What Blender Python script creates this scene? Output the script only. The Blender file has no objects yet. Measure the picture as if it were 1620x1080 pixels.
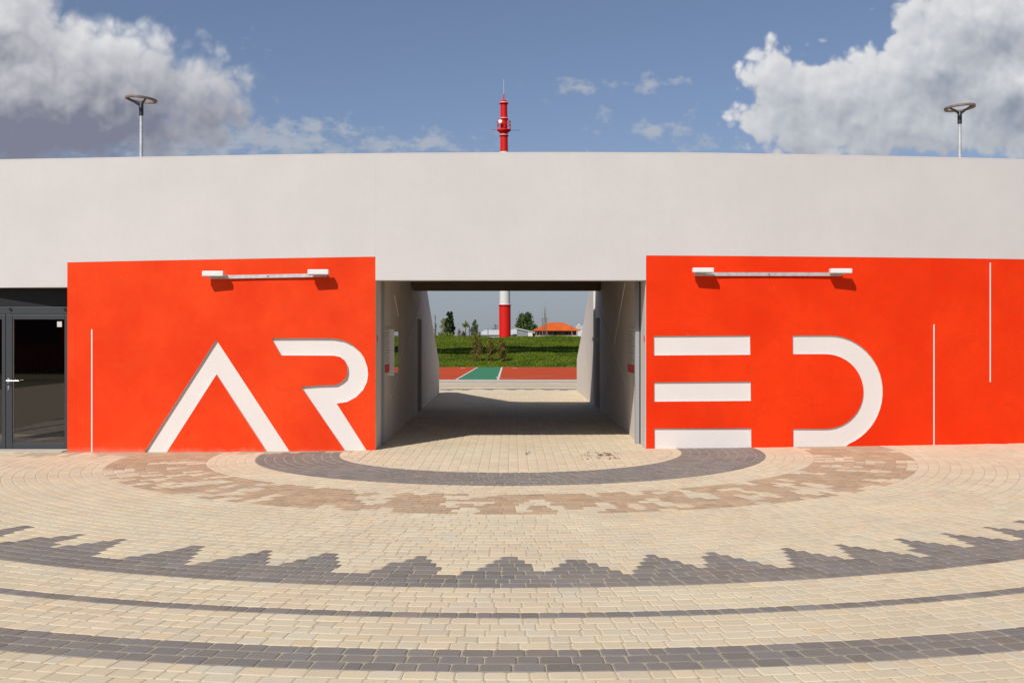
import bpy, bmesh, math, random
import numpy as np
from mathutils import Vector, Matrix
from mathutils.geometry import tessellate_polygon

sc = bpy.context.scene
C = sc.collection
R_ = math.radians
# ------------------------------------------------------------------ camera
F, HY, H = 1711.0, 530.0, 1.7          # focal length and horizon in photo pixels, eye height in metres
cam_d = bpy.data.cameras.new('camera'); cam = bpy.data.objects.new('camera', cam_d); C.objects.link(cam)
cam.location = (0, 0, H); cam.rotation_euler = (R_(90), 0, 0)
cam_d.lens = F/1620*36; cam_d.sensor_width = 36; cam_d.shift_y = -(540-HY)/1620
cam_d.clip_start = 0.1; cam_d.clip_end = 6000
sc.camera = cam
# ------------------------------------------------------------------ exposure
sc.view_settings.view_transform = 'Standard'; sc.view_settings.look = 'None'
sc.view_settings.exposure = 0.0; sc.view_settings.gamma = 1.0
# ------------------------------------------------------------------ sun
SUN_EL, SUN_AZ = R_(42.9), R_(30)       # azimuth measured from straight behind the camera towards the left
sdir = Vector((-math.sin(SUN_AZ)*math.cos(SUN_EL), -math.cos(SUN_AZ)*math.cos(SUN_EL), math.sin(SUN_EL)))
sl = bpy.data.lights.new('sun', 'SUN'); so = bpy.data.objects.new('sun', sl); C.objects.link(so)
sl.energy = 4.3; sl.angle = R_(0.5); sl.color = (1.0, 0.945, 0.865)
so.rotation_euler = sdir.to_track_quat('Z', 'Y').to_euler(); so.location = (-20, -30, 40)

# ------------------------------------------------------------------ node helper
class NT:
    def __init__(s, tree): s.t = tree; s.n = tree.nodes; s.l = tree.links
    def node(s, typ, **kw):
        n = s.n.new(typ)
        for k, v in kw.items(): setattr(n, k, v)
        return n
    def put(s, sock, v):
        if isinstance(v, bpy.types.NodeSocket): s.l.new(v, sock)
        elif v is not None: sock.default_value = v
    def m(s, op, a, b=None, c=None, clamp=False):
        n = s.node('ShaderNodeMath', operation=op, use_clamp=clamp)
        for i, v in enumerate((a, b, c)):
            if v is not None: s.put(n.inputs[i], v)
        return n.outputs[0]
    def mix(s, fac, a, b, blend='MIX'):
        n = s.node('ShaderNodeMix', data_type='RGBA', blend_type=blend)
        s.put(n.inputs[0], fac); s.put(n.inputs[6], a); s.put(n.inputs[7], b)
        return n.outputs[2]
    def ramp(s, fac, lo, hi, a=0.0, b=1.0):
        n = s.node('ShaderNodeMapRange', interpolation_type='SMOOTHSTEP')
        s.put(n.inputs[0], fac); n.inputs[1].default_value = lo; n.inputs[2].default_value = hi
        n.inputs[3].default_value = a; n.inputs[4].default_value = b
        return n.outputs[0]
    def noise(s, vec, scale, detail=4, rough=.55, dist=0.0, dim='3D'):
        n = s.node('ShaderNodeTexNoise'); n.noise_dimensions = dim; s.put(n.inputs['Vector'], vec)
        n.inputs['Scale'].default_value = scale; n.inputs['Detail'].default_value = detail
        n.inputs['Roughness'].default_value = rough; n.inputs['Distortion'].default_value = dist
        return n.outputs['Fac']
    def mapv(s, vec, scale=(1, 1, 1), loc=(0, 0, 0)):
        n = s.node('ShaderNodeMapping'); s.put(n.inputs[0], vec)
        n.inputs['Scale'].default_value = scale; n.inputs['Location'].default_value = loc
        return n.outputs[0]
def c4(c): return (c[0], c[1], c[2], 1.0)

# ------------------------------------------------------------------ world: daylight sky with cumulus
world = bpy.data.worlds.new('World'); sc.world = world; world.use_nodes = True
def U(px): return (px-810)/F
def V(py): return (HY-py)/F
CLOUDS_BIG = [  # px centre, px radii : the bank on the left and the towering one on the right
    (20, 150, 330, 135), (285, 150, 100, 66), (190, 112, 130, 66), (-20, 40, 118, 120), (100, 62, 75, 52), (235, 205, 150, 44), (300, 145, 84, 58), (330, 172, 66, 48), (215, 150, 150, 70),
    (1248, 130, 72, 52), (1255, 190, 84, 60), (1335, 128, 90, 50), (1405, 108, 70, 46), (1405, 155, 130, 62), (1600, 190, 110, 60), (1310, 150, 95, 56), (1425, 200, 222, 58), (1500, 95, 128, 84), (1570, 30, 150, 80), (1600, 130, 140, 92)]
CLOUDS_THIN = [(893, 138, 30, 13), (1030, 132, 40, 12), (958, 178, 30, 18), (1100, 212, 80, 18), (970, 237, 42, 10),
               (330, 222, 330, 44), (470, 232, 150, 26), (600, 236, 130, 20), (700, 224, 80, 18), (403, 75, 16, 7), (1030, 205, 60, 14)]
grp = bpy.data.node_groups.new('cloud_density', 'ShaderNodeTree')
for nm in ('u', 'v'): grp.interface.new_socket(nm, in_out='INPUT', socket_type='NodeSocketFloat')
for nm in ('big', 'thin'): grp.interface.new_socket(nm, in_out='OUTPUT', socket_type='NodeSocketFloat')
g = NT(grp); gi = g.node('NodeGroupInput'); go = g.node('NodeGroupOutput')
gu, gv = gi.outputs[0], gi.outputs[1]
def blob(b, k=1.0):
    cx, cy, rx, ry = b
    a = g.m('DIVIDE', g.m('SUBTRACT', gu, U(cx)), rx/F); d = g.m('DIVIDE', g.m('SUBTRACT', gv, V(cy)), ry/F)
    ln = g.m('SQRT', g.m('ADD', g.m('MULTIPLY', a, a), g.m('MULTIPLY', d, d)))
    return g.m('MULTIPLY', g.m('SUBTRACT', 1.0, ln), min(rx, ry)*k/F)
cv = g.node('ShaderNodeCombineXYZ'); g.put(cv.inputs[0], gu); g.put(cv.inputs[1], gv)
cvo = cv.outputs[0]
warp = g.node('ShaderNodeTexNoise', noise_dimensions='2D'); g.put(warp.inputs['Vector'], cvo); warp.inputs['Scale'].default_value = 22; warp.inputs['Detail'].default_value = 3
wv = g.node('ShaderNodeVectorMath', operation='MULTIPLY_ADD'); g.put(wv.inputs[0], warp.outputs['Color']); wv.inputs[1].default_value = (.022,)*3; g.put(wv.inputs[2], cvo)
vor = g.node('ShaderNodeTexVoronoi', feature='F1', voronoi_dimensions='2D'); g.put(vor.inputs['Vector'], wv.outputs[0])
vor.inputs['Scale'].default_value = 34; vor.inputs['Detail'].default_value = 2.5; vor.inputs['Roughness'].default_value = .52
billow = g.m('SUBTRACT', 0.5, vor.outputs['Distance'])
fb = g.m('SUBTRACT', g.noise(cvo, 16, 7, .58, dim='2D'), .5)
fb2 = g.m('SUBTRACT', g.noise(cvo, 60, 4, .6, dim='2D'), .5)
acc = None
for b in CLOUDS_BIG:
    e = blob(b)
    if acc is None: acc = e
    else: acc = g.m('SMOOTH_MAX', acc, e, .012)
dn = g.m('ADD', g.m('MULTIPLY', billow, .022), g.m('ADD', g.m('MULTIPLY', fb, .021), g.m('MULTIPLY', fb2, .008)))
vor2 = g.node('ShaderNodeTexVoronoi', feature='SMOOTH_F1', voronoi_dimensions='2D'); g.put(vor2.inputs['Vector'], wv.outputs[0]); vor2.inputs['Scale'].default_value = 15; vor2.inputs['Smoothness'].default_value = .35
dn = g.m('ADD', dn, g.m('MULTIPLY', g.m('SUBTRACT', .42, vor2.outputs['Distance']), .010))
g.put(go.inputs[0], g.m('ADD', g.m('ADD', acc, dn), .008))
acc = None
for b in CLOUDS_THIN:
    e = blob(b)
    acc = e if acc is None else g.m('SMOOTH_MAX', acc, e, .006)
st = g.noise(g.mapv(cvo, (1, 1.6, 1)), 34, 6, .62, dim='2D')
g.put(go.inputs[1], g.m('ADD', acc, g.m('MULTIPLY', g.m('SUBTRACT', st, .5), .075)))

w = NT(world.node_tree); w.n.clear()
tc = w.node('ShaderNodeTexCoord'); sep = w.node('ShaderNodeSeparateXYZ'); w.l.new(tc.outputs['Generated'], sep.inputs[0])
yy = w.m('MAXIMUM', sep.outputs[1], .05)
uu = w.m('DIVIDE', sep.outputs[0], yy); vv = w.m('DIVIDE', sep.outputs[2], yy)
def dens(du, dv):
    n = w.node('ShaderNodeGroup'); n.node_tree = grp
    w.put(n.inputs[0], w.m('ADD', uu, du)); w.put(n.inputs[1], w.m('ADD', vv, dv)); return n.outputs
d0 = dens(0, 0); d1 = dens(-.0035, .0075); d2 = dens(-.012, .03)
fine = w.m('MULTIPLY', w.m('SUBTRACT', d0[0], d1[0]), 80.0)
broad = w.m('MULTIPLY', w.m('SUBTRACT', d0[0], d2[0]), 30.0)
front = w.ramp(sep.outputs[1], .05, .35)
side = w.ramp(uu, -.3, .15)                                   # the left bank is darker than the right one
alpha = w.m('MULTIPLY', w.m('ADD', w.m('MULTIPLY', w.ramp(d0[0], -.003, .009), side), w.m('MULTIPLY', w.ramp(d0[0], -.008, .024), w.m('SUBTRACT', 1.0, side))), front)
edge = w.ramp(d0[0], 0, .04, .22, 0)
hgt = w.m('MULTIPLY', w.ramp(vv, .19, .30, -.17, .2), w.m('SUBTRACT', 1.15, side))
lit = w.m('ADD', w.m('ADD', w.m('ADD', .27, w.m('MULTIPLY', fine, w.m('ADD', .05, w.m('MULTIPLY', side, .05)))), w.m('MULTIPLY', broad, .27)), w.m('ADD', edge, hgt))
lit = w.m('ADD', lit, w.m('MULTIPLY', side, .07), clamp=True)
SKY_K = .10
def k(c, s=1.0): return c4([x/SKY_K*s for x in c])
ccol = w.mix(lit, w.mix(side, k((.21, .22, .29)), k((.27, .31, .385))), k((.80, .80, .81)))
sky = w.node('ShaderNodeTexSky', sky_type='NISHITA'); sky.sun_disc = False
sky.sun_elevation = SUN_EL; sky.sun_rotation = R_(180)+SUN_AZ
sky.air_density = 1.0; sky.dust_density = 1.2; sky.ozone_density = 1.5; sky.altitude = 100
hs = w.node('ShaderNodeHueSaturation'); w.l.new(sky.outputs[0], hs.inputs['Color']); hs.inputs['Saturation'].default_value = .70; hs.inputs['Value'].default_value = 1.0
skyc = w.mix(1.0, hs.outputs[0], (.57, .66, .84, 1), 'MULTIPLY')
thin_a = w.m('MULTIPLY', w.ramp(d0[1], 0, .022, 0, .72), front)
skyc2 = w.mix(thin_a, skyc, k((.46, .49, .54)))
# grey high veil towards the horizon
veil = w.m('MULTIPLY', w.ramp(vv, .02, .20, .72, 0), front)
skyc2 = w.mix(veil, skyc2, k((.345, .378, .425)))
fin = w.mix(alpha, skyc2, ccol)
bg = w.node('ShaderNodeBackground'); w.l.new(fin, bg.inputs[0]); bg.inputs[1].default_value = SKY_K
wo = w.node('ShaderNodeOutputWorld'); w.l.new(bg.outputs[0], wo.inputs[0])

# ------------------------------------------------------------------ materials
def mat(name, col, rough=.8, spec=.3, metal=0.0, var=.0, vscale=3.0, bump=.0, bscale=60.0, dark=None, streak=0.0, coat=0.0, detail=6, wall=False):
    m = bpy.data.materials.new(name); m.use_nodes = True
    n = NT(m.node_tree); p = n.n['Principled BSDF']
    p.inputs['Roughness'].default_value = rough; p.inputs['Metallic'].default_value = metal
    p.inputs['Specular IOR Level'].default_value = spec; p.inputs['Coat Weight'].default_value = coat
    tcn = n.node('ShaderNodeTexCoord'); ob = tcn.outputs['Object']
    base = c4(col)
    if var:
        d = dark or [x*(1-var) for x in col]
        f = n.ramp(n.noise(ob, vscale, detail, .6), .34, .68)
        base = n.mix(f, c4(col), c4(d))
        f2 = n.noise(ob, vscale*9, 4, .6)
        base = n.mix(n.ramp(f2, .3, .75, 0, .45), base, c4([x*(1-var*.8) for x in col]))
    if streak:
        sv = n.mapv(ob, (5.0, 5.0, .35)); f3 = n.ramp(n.noise(sv, 1.5, 6, .65), .5, .75, 0, streak)
        base = n.mix(f3, base, c4([x*.78 for x in col]))
    if wall:                                   # painted render: trowel blotches, pale scuffs and splash dust near the ground
        f4 = n.noise(n.mapv(ob, (1, 1, 1.6)), 2.2, 8, .68, 1.2)
        base = n.mix(n.ramp(f4, .50, .66, 0, .55), base, c4([x*.84 for x in col]))
        f5 = n.noise(n.mapv(ob, (2.5, 2.5, .8), (3, 1, 2)), 3.5, 9, .72)
        base = n.mix(n.ramp(f5, .66, .76, 0, .22), base, (.80, .42, .32, 1))
        sx_ = n.node('ShaderNodeSeparateXYZ'); n.l.new(ob, sx_.inputs[0])
        hgt_ = n.m('ADD', sx_.outputs[2], n.m('MULTIPLY', n.noise(n.mapv(ob, (1, 1, .4)), 6, 6, .7), -.16))
        base = n.mix(n.ramp(hgt_, -.17, -.06, .30, 0), base, (.50, .36, .26, 1))
    n.put(p.inputs['Base Color'], base)
    if bump:
        b = n.node('ShaderNodeBump'); b.inputs['Strength'].default_value = bump; b.inputs['Distance'].default_value = .01
        n.put(b.inputs['Height'], n.noise(ob, bscale, 5, .65)); n.l.new(b.outputs[0], p.inputs['Normal'])
    return m
M = {}
M['plaster'] = mat('pale_plaster', (.585, .558, .543), .9, .15, var=.06, vscale=.9, bump=.35, bscale=55, streak=.07)
M['white'] = mat('white_plaster', (.70, .655, .625), .9, .15, var=.03, vscale=1.6, bump=.3, bscale=60)
M['grey_plaster'] = mat('passage_plaster', (.66, .60, .54), .9, .15, var=.10, vscale=1.4, bump=.3, bscale=45, streak=.25)
M['red_paint'] = mat('orange_red_plaster', (.80, .060, .012), .85, .12, var=.2, vscale=1.0, dark=(.69, .036, .006), bump=.45, bscale=38, streak=.12, wall=True)
M['red_paint2'] = mat('deep_red_plaster', (.80, .040, .004), .85, .12, var=.2, vscale=.9, dark=(.71, .026, .002), bump=.45, bscale=38, streak=.12, wall=True)
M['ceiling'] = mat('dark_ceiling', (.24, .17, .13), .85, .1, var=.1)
M['metal'] = mat('galvanised_metal', (.60, .60, .60), .5, .5, metal=.35, var=.25, vscale=14)
M['post'] = mat('grey_powder_coat', (.30, .31, .33), .5, .4, var=.06)
M['anthracite'] = mat('anthracite_frame', (.041, .047, .053), .42, .45, var=.06, vscale=6)
M['black'] = mat('black_panel', (.012, .012, .014), .6, .3)
M['chrome'] = mat('satin_steel', (.62, .62, .60), .28, .6, metal=1.0)
M['white_metal'] = mat('white_metal', (.74, .73, .71), .45, .4, var=.05, vscale=9)
M['lamp_dark'] = mat('dark_lamp_housing', (.028, .028, .034), .4, .5)
M['lamp_brown'] = mat('bronze_ring', (.26, .185, .12), .45, .5, var=.5, vscale=5)
M['red_gloss'] = mat('red_chimney_paint', (.64, .010, .005), .6, .25, var=.08, vscale=1.0)
M['white_gloss'] = mat('white_chimney_paint', (.66, .65, .63), .45, .5, var=.06, vscale=1.0)
M['court_red'] = mat('red_court', (.50, .068, .020), .9, .15, var=.12, vscale=.6, bump=.2, bscale=30)
M['court_green'] = mat('green_court', (.055, .215, .115), .9, .15, var=.10, vscale=.6, bump=.2, bscale=30)
M['line'] = mat('line_paint', (.72, .68, .62), .8, .2, var=.08)
M['kerb'] = mat('concrete_kerb', (.52, .47, .40), .9, .15, var=.12, vscale=4, bump=.2)
M['sand'] = mat('joint_sand', (.50, .42, .295), .95, .05, var=.2, vscale=8, bump=.4, bscale=180)
M['earth'] = mat('dry_earth', (.16, .15, .07), .95, .05, var=.3, vscale=.2)
M['tile'] = mat('orange_roof_tile', (.66, .125, .022), .75, .2, var=.22, vscale=.5)
M['brick'] = mat('house_brick', (.26, .15, .11), .9, .1, var=.3, vscale=1.0)
M['shed'] = mat('white_sheet_metal', (.62, .62, .62), .5, .4, var=.06, vscale=.3)
M['shed_grey'] = mat('grey_cladding', (.26, .26, .28), .7, .2, var=.2, vscale=.5)
M['wood'] = mat('weathered_wood', (.28, .21, .16), .9, .1, var=.3)
M['bark'] = mat('bark', (.16, .12, .085), .95, .05, var=.3, vscale=6)
M['sign_red'] = mat('red_label', (.55, .03, .02), .6, .3)
M['paper'] = mat('notice_paper', (.60, .58, .54), .7, .2, var=.03)
M['ink'] = mat('printed_ink', (.34, .32, .31), .8, .1)
M['leafdry'] = mat('dry_leaf', (.10, .05, .025), .9, .1)
M['curtain'] = mat('dark_red_interior', (.05, .008, .012), .9, .05)
M['bright'] = mat('bright_white_line', (.88, .86, .82), .8, .2)
M['rear_red'] = mat('brick_red_render', (.30, .07, .05), .9, .1, var=.2)
M['shade'] = mat('bluish_door', (.10, .12, .15), .6, .3)

def glass_mat(name, tint, mixf):
    m = bpy.data.materials.new(name); m.use_nodes = True; n = NT(m.node_tree); n.n.remove(n.n['Principled BSDF'])
    tr = n.node('ShaderNodeBsdfTransparent'); tr.inputs[0].default_value = c4(tint)
    gl = n.node('ShaderNodeBsdfGlossy'); gl.inputs['Roughness'].default_value = .015; gl.inputs['Color'].default_value = (.9, .92, .95, 1)
    fr = n.node('ShaderNodeFresnel'); fr.inputs['IOR'].default_value = 1.55
    mx = n.node('ShaderNodeMixShader'); n.put(mx.inputs[0], n.m('ADD', fr.outputs[0], mixf, clamp=True))
    n.l.new(tr.outputs[0], mx.inputs[1]); n.l.new(gl.outputs[0], mx.inputs[2]); n.l.new(mx.outputs[0], n.n['Material Output'].inputs[0])
    return m
M['glass'] = glass_mat('tinted_glass', (.5, .47, .47), .06)
M['pane'] = glass_mat('display_glass', (.8, .8, .8), .30)

def paver_mat():
    m = bpy.data.materials.new('paver_stone'); m.use_nodes = True; n = NT(m.node_tree); p = n.n['Principled BSDF']
    a = n.node('ShaderNodeVertexColor'); a.layer_name = 'stone'
    ob = n.node('ShaderNodeTexCoord').outputs['Object']
    f1 = n.noise(ob, 1.1, 5, .6); f2 = n.noise(ob, 45, 5, .7)
    base = n.mix(n.ramp(f1, .35, .7, 0, .16), a.outputs[0], (.40, .36, .29, 1), 'MIX')
    base = n.mix(n.ramp(n.noise(ob, 2.6, 7, .7, .6), .56, .70, 0, .30), base, n.mix(1.0, base, (.80, .79, .76, 1), 'MULTIPLY'))
    base = n.mix(n.ramp(n.noise(ob, .55, 4, .6), .38, .62, 0, .8), base, n.mix(1.0, base, (1.0, .955, .94, 1), 'MULTIPLY'))
    base = n.mix(n.ramp(f2, .3, .8, 0, .24), base, n.mix(1.0, base, (.70, .68, .66, 1), 'MULTIPLY'))
    base = n.mix(n.ramp(n.noise(ob, 9, 6, .7), .60, .75, 0, .25), base, (.62, .55, .45, 1))
    n.put(p.inputs['Base Color'], base); p.inputs['Roughness'].default_value = .82; p.inputs['Specular IOR Level'].default_value = .3
    b = n.node('ShaderNodeBump'); b.inputs['Strength'].default_value = .5; b.inputs['Distance'].default_value = .004
    n.put(b.inputs['Height'], n.noise(ob, 120, 5, .7)); n.l.new(b.outputs[0], p.inputs['Normal'])
    return m
M['paver'] = paver_mat()

def leaf_mat(name, col, col2, trans=.25):
    m = bpy.data.materials.new(name); m.use_nodes = True; n = NT(m.node_tree); p = n.n['Principled BSDF']
    gi_ = n.node('ShaderNodeNewGeometry')
    rnd = gi_.outputs['Random Per Island']
    if name == 'grass_blades':
        rnd = n.m('ADD', n.m('MULTIPLY', rnd, .5), n.ramp(n.noise(n.node('ShaderNodeTexCoord').outputs['Object'], .55, 5, .65), .38, .62, -.15, .6), clamp=True)
    n.put(p.inputs['Base Color'], n.mix(rnd, c4(col), c4(col2)))
    p.inputs['Roughness'].default_value = .6; p.inputs['Specular IOR Level'].default_value = .25
    if trans:
        t = n.node('ShaderNodeBsdfTranslucent'); n.put(t.inputs[0], n.mix(rnd, c4(col), c4(col2)))
        mx = n.node('ShaderNodeMixShader'); mx.inputs[0].default_value = trans
        n.l.new(p.outputs[0], mx.inputs[1]); n.l.new(t.outputs[0], mx.inputs[2]); n.l.new(mx.outputs[0], n.n['Material Output'].inputs[0])
    return m
M['leaf_dark'] = leaf_mat('dark_foliage', (.022, .050, .014), (.045, .085, .022))
M['leaf_mid'] = leaf_mat('mid_foliage', (.045, .085, .022), (.10, .15, .04))
M['leaf_grey'] = leaf_mat('greyish_foliage', (.12, .155, .075), (.21, .24, .13))
M['leaf_yellow'] = leaf_mat('fresh_foliage', (.16, .20, .03), (.26, .27, .06))
M['leaf_rust'] = leaf_mat('young_olive_foliage', (.13, .14, .022), (.27, .19, .045))
M['leaf_pink'] = leaf_mat('pinkish_buds', (.30, .20, .14), (.36, .27, .17))
M['grass'] = leaf_mat('grass_blades', (.055, .105, .006), (.16, .195, .012), .2)
M['grassbase'] = mat('grass_ground', (.10, .14, .007), .95, .05, var=.35, vscale=1.2, bump=.8, bscale=14)

# ------------------------------------------------------------------ object helpers
def tag(o, label=None, cat=None, group=None, kind=None):
    if label: o['label'] = label
    if cat: o['category'] = cat
    if group: o['group'] = group
    if kind: o['kind'] = kind
    return o
def empty(name, loc=(0, 0, 0)):
    o = bpy.data.objects.new(name, None); C.objects.link(o); o.location = loc; o.empty_display_size = .3; return o
class MB:
    """collects shapes, then links them as ONE mesh object"""
    def __init__(s): s.v = []; s.f = []; s.mi = []; s.sm = []
    def add(s, vs, fs, mi=0, smooth=False):
        o = len(s.v); s.v += [tuple(p) for p in vs]; s.f += [tuple(i+o for i in q) for q in fs]; s.mi += [mi]*len(fs); s.sm += [smooth]*len(fs); return s
    def box(s, x0, x1, y0, y1, z0, z1, mi=0, b=0.0):
        if b:
            bm = bmesh.new(); bmesh.ops.create_cube(bm, size=1)
            for v in bm.verts: v.co = Vector(((x0+x1)/2+v.co.x*(x1-x0), (y0+y1)/2+v.co.y*(y1-y0), (z0+z1)/2+v.co.z*(z1-z0)))
            bmesh.ops.bevel(bm, geom=bm.edges[:], offset=b, segments=2, affect='EDGES', profile=.6)
            bm.verts.index_update(); s.add([v.co for v in bm.verts], [[v.index for v in f.verts] for f in bm.faces], mi); bm.free(); return s
        return s.add([(x0, y0, z0), (x1, y0, z0), (x1, y1, z0), (x0, y1, z0), (x0, y0, z1), (x1, y0, z1), (x1, y1, z1), (x0, y1, z1)],
              [(0, 3, 2, 1), (4, 5, 6, 7), (0, 1, 5, 4), (1, 2, 6, 5), (2, 3, 7, 6), (3, 0, 4, 7)], mi)
    def tube(s, pts, rad, n=12, mi=0, caps=True, sy=1.0):
        pts = [Vector(p) for p in pts]; rad = rad if isinstance(rad, (list, tuple)) else [rad]*len(pts)
        up = None; vs = []
        for i, p in enumerate(pts):
            t = (pts[min(i+1, len(pts)-1)]-pts[max(i-1, 0)]).normalized()
            if up is None: up = t.orthogonal().normalized()
            up = (up-t*up.dot(t)).normalized(); sd = t.cross(up)
            for k_ in range(n):
                a = 2*math.pi*k_/n; vs.append(p+(up*math.cos(a)+sd*math.sin(a)*sy)*rad[i])
        fs = [(i*n+k_, i*n+(k_+1) % n, (i+1)*n+(k_+1) % n, (i+1)*n+k_) for i in range(len(pts)-1) for k_ in range(n)]
        s.add(vs, fs, mi, n > 6)
        if caps: s.add(vs[:n], [tuple(range(n))[::-1]], mi); s.add(vs[-n:], [tuple(range(n))], mi)
        return s
    def lathe(s, prof, c=(0, 0, 0), n=32, mi=0):
        vs = [(c[0]+r*math.cos(2*math.pi*k_/n), c[1]+r*math.sin(2*math.pi*k_/n), c[2]+z) for r, z in prof for k_ in range(n)]
        fs = [(i*n+k_, i*n+(k_+1) % n, (i+1)*n+(k_+1) % n, (i+1)*n+k_) for i in range(len(prof)-1) for k_ in range(n)]
        return s.add(vs, fs, mi, True)
    def build(s, name, mats, parent=None, off=(0, 0, 0)):
        me = bpy.data.meshes.new(name)
        vs = [(p[0]-off[0], p[1]-off[1], p[2]-off[2]) for p in s.v]
        me.from_pydata(vs, [], s.f)
        for m_ in (mats if isinstance(mats, (list, tuple)) else [mats]): me.materials.append(m_)
        me.polygons.foreach_set('material_index', s.mi); me.polygons.foreach_set('use_smooth', s.sm); me.update()
        o = bpy.data.objects.new(name, me); C.objects.link(o)
        if parent: o.parent = parent
        else: o.location = off
        return o
def copy_tree(o, parent=None):
    c = o.copy(); C.objects.link(c); c.parent = parent
    for ch in list(o.children): copy_tree(ch, c)
    return c
def gpt(px, py, z=0.0):                      # photo pixel of a point at height z
    Y = (H-z)*F/(py-HY); return ((px-810)/F*Y, Y)
def zat(py, Y): return H+(HY-py)*Y/F
def xat(px, Y): return (px-810)/F*Y

# ------------------------------------------------------------------ ground heights
GX = [-12, -6.6, -4.5, -2, 0, 2, 5, 8, 12]; GZ = [-.09, -.085, -.055, -.012, 0, .012, .024, .036, .045]
def ground_z(x, y):
    g_ = np.interp(x, GX, GZ); t = np.clip((np.asarray(y)-10.5)/5.0, 0, 1); t = t*t*(3-2*t)
    t2 = 1-np.clip((np.asarray(y)-19)/6.0, 0, 1)
    return g_*t*t2
# ------------------------------------------------------------------ facade curve
RC, X0, Y0 = 50.0, 0.1, 16.07
def wy(x): return Y0+RC-math.sqrt(RC*RC-(x-X0)**2)
def wall_pt(px, py):                         # photo pixel of a point on the facade -> (x, z)
    a = (px-810)/F; Y = Y0
    for _ in range(12): Y = wy(a*Y)
    return (a*Y, zat(py, Y))

# base sheet under the pavers
def sheet(name, x0, x1, y0, y1, nx, ny, zf, m, kind='structure'):
    b = MB(); vs = []
    for j in range(ny+1):
        for i in range(nx+1):
            x = x0+(x1-x0)*i/nx; y = y0+(y1-y0)*j/ny; vs.append((x, y, float(zf(x, y))))
    b.add(vs, [(j*(nx+1)+i, j*(nx+1)+i+1, (j+1)*(nx+1)+i+1, (j+1)*(nx+1)+i) for j in range(ny) for i in range(nx)], 0, True)
    o = b.build(name, m); tag(o, kind=kind); return o
sheet('ground', -3000, 3000, -1500, 5000, 8, 8, lambda x, y: -.26, M['earth'])
sheet('plaza_bed', -16, 16, -12, 39.3, 64, 110, lambda x, y: ground_z(x, y)-.0044, M['sand'])

# ------------------------------------------------------------------ pavers (one paved surface, every stone modelled)
rng = random.Random(5)
CW = .13; CY = 15.88; CX = -.02
TAN = (.655, .552, .388); DARK = (.215, .190, .170); BROWN = (.47, .33, .21)
PV, PF, PC = [], [], []
def stone(quad_pts, col, gap=.0013, cut=.016, detail=True):
    """quad_pts: 4 corners (x,y) of the cell, counter-clockwise; makes a rounded, bevelled stone"""
    drk = col[0] < .3
    if drk: gap = .0006
    p = [Vector(q) for q in quad_pts]; cen = sum(p, Vector((0, 0)))/4
    ring = []
    q = []
    for i in range(4):
        a, b, c = p[i-1], p[i], p[(i+1) % 4]
        d1 = (a-b); d2 = (c-b)
        if d1.length < .012 or d2.length < .012: return
        d1.normalize(); d2.normalize(); q.append((b+(d1+d2)*gap, d1, d2, (a-b).length, (c-b).length))
    for b, d1, d2, l1, l2 in q:
        k1 = min(cut*rng.uniform(.6, 1.5), l1*.3); k2 = min(cut*rng.uniform(.6, 1.5), l2*.3)
        ring.append(b+d1*k1)
        if detail: ring.append(b+(d1*k1+d2*k2)*.29)
        ring.append(b+d2*k2)
    n = len(ring); o = len(PV)
    gz = float(ground_z(cen.x, cen.y)) if 10.4 < cen.y < 25.2 else 0.0
    dz = rng.uniform(-.0010, .0008); tx, ty = rng.uniform(-.009, .009), rng.uniform(-.009, .009)
    def zz(v, d): return gz+dz+(v.x-cen.x)*tx+(v.y-cen.y)*ty-d
    for v in ring: PV.append((v.x, v.y, zz(v, .014)))
    for v in ring: PV.append((v.x, v.y, zz(v, .0058 if drk else .0034)))
    for v in ring:
        t = v+(cen-v).normalized()*.0115; PV.append((t.x, t.y, zz(t, 0)))
    for r_ in (0, 1):
        for i in range(n): PF.append((o+r_*n+i, o+r_*n+(i+1) % n, o+(r_+1)*n+(i+1) % n, o+(r_+1)*n+i))
    PF.append(tuple(o+2*n+i for i in range(n)))
    f = rng.gauss(1.0, .035 if col[0] > .5 else .075); h = rng.gauss(0, .022)
    PC.append((3*n, (col[0]*f*(1+h), col[1]*f, col[2]*f*(1-h*1.3), 1.0)))
TE = 8.59
peaks = [-34.2, -28.9, -25.2, -19.2, -14.6, -10.6, -5.1, 0, 3.75, 8.3, 12.0, 16.9, 20.7, 25.4, 29.5, 33.9, 38.2]
tall = {0: 8, -5.1: 7.5, 3.75: 7, -10.6: 8}
a_ = 38.2
while a_ < 80: a_ += 4.2; peaks.append(a_)
a_ = -34.2
while a_ > -80: a_ -= 4.2; peaks.append(a_)
def tooth_hw(row, pk):
    top = tall.get(pk, 7.5)
    return 2.15*(1-(row-2.6)/(top-2.3)) if row < top else -1
def tooth(row, th):
    return row < 3 or any(abs(th-pk) < tooth_hw(row, pk) for pk in peaks)
def snaps(r):
    """angles at which the dark teeth of this course begin and end: stones are cut to meet them"""
    row = int((TE-r-CW/2)/CW)
    if not 3 <= row < 8: return []
    return sorted(math.radians(pk+q*tooth_hw(row, pk)) for pk in peaks for q in (-1, 1) if tooth_hw(row, pk) > 0)
hole_rng = random.Random(11)
holes = [(hole_rng.uniform(-80, 80), hole_rng.randint(0, 9), hole_rng.uniform(.7, 1.8)) for _ in range(105)]
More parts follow.
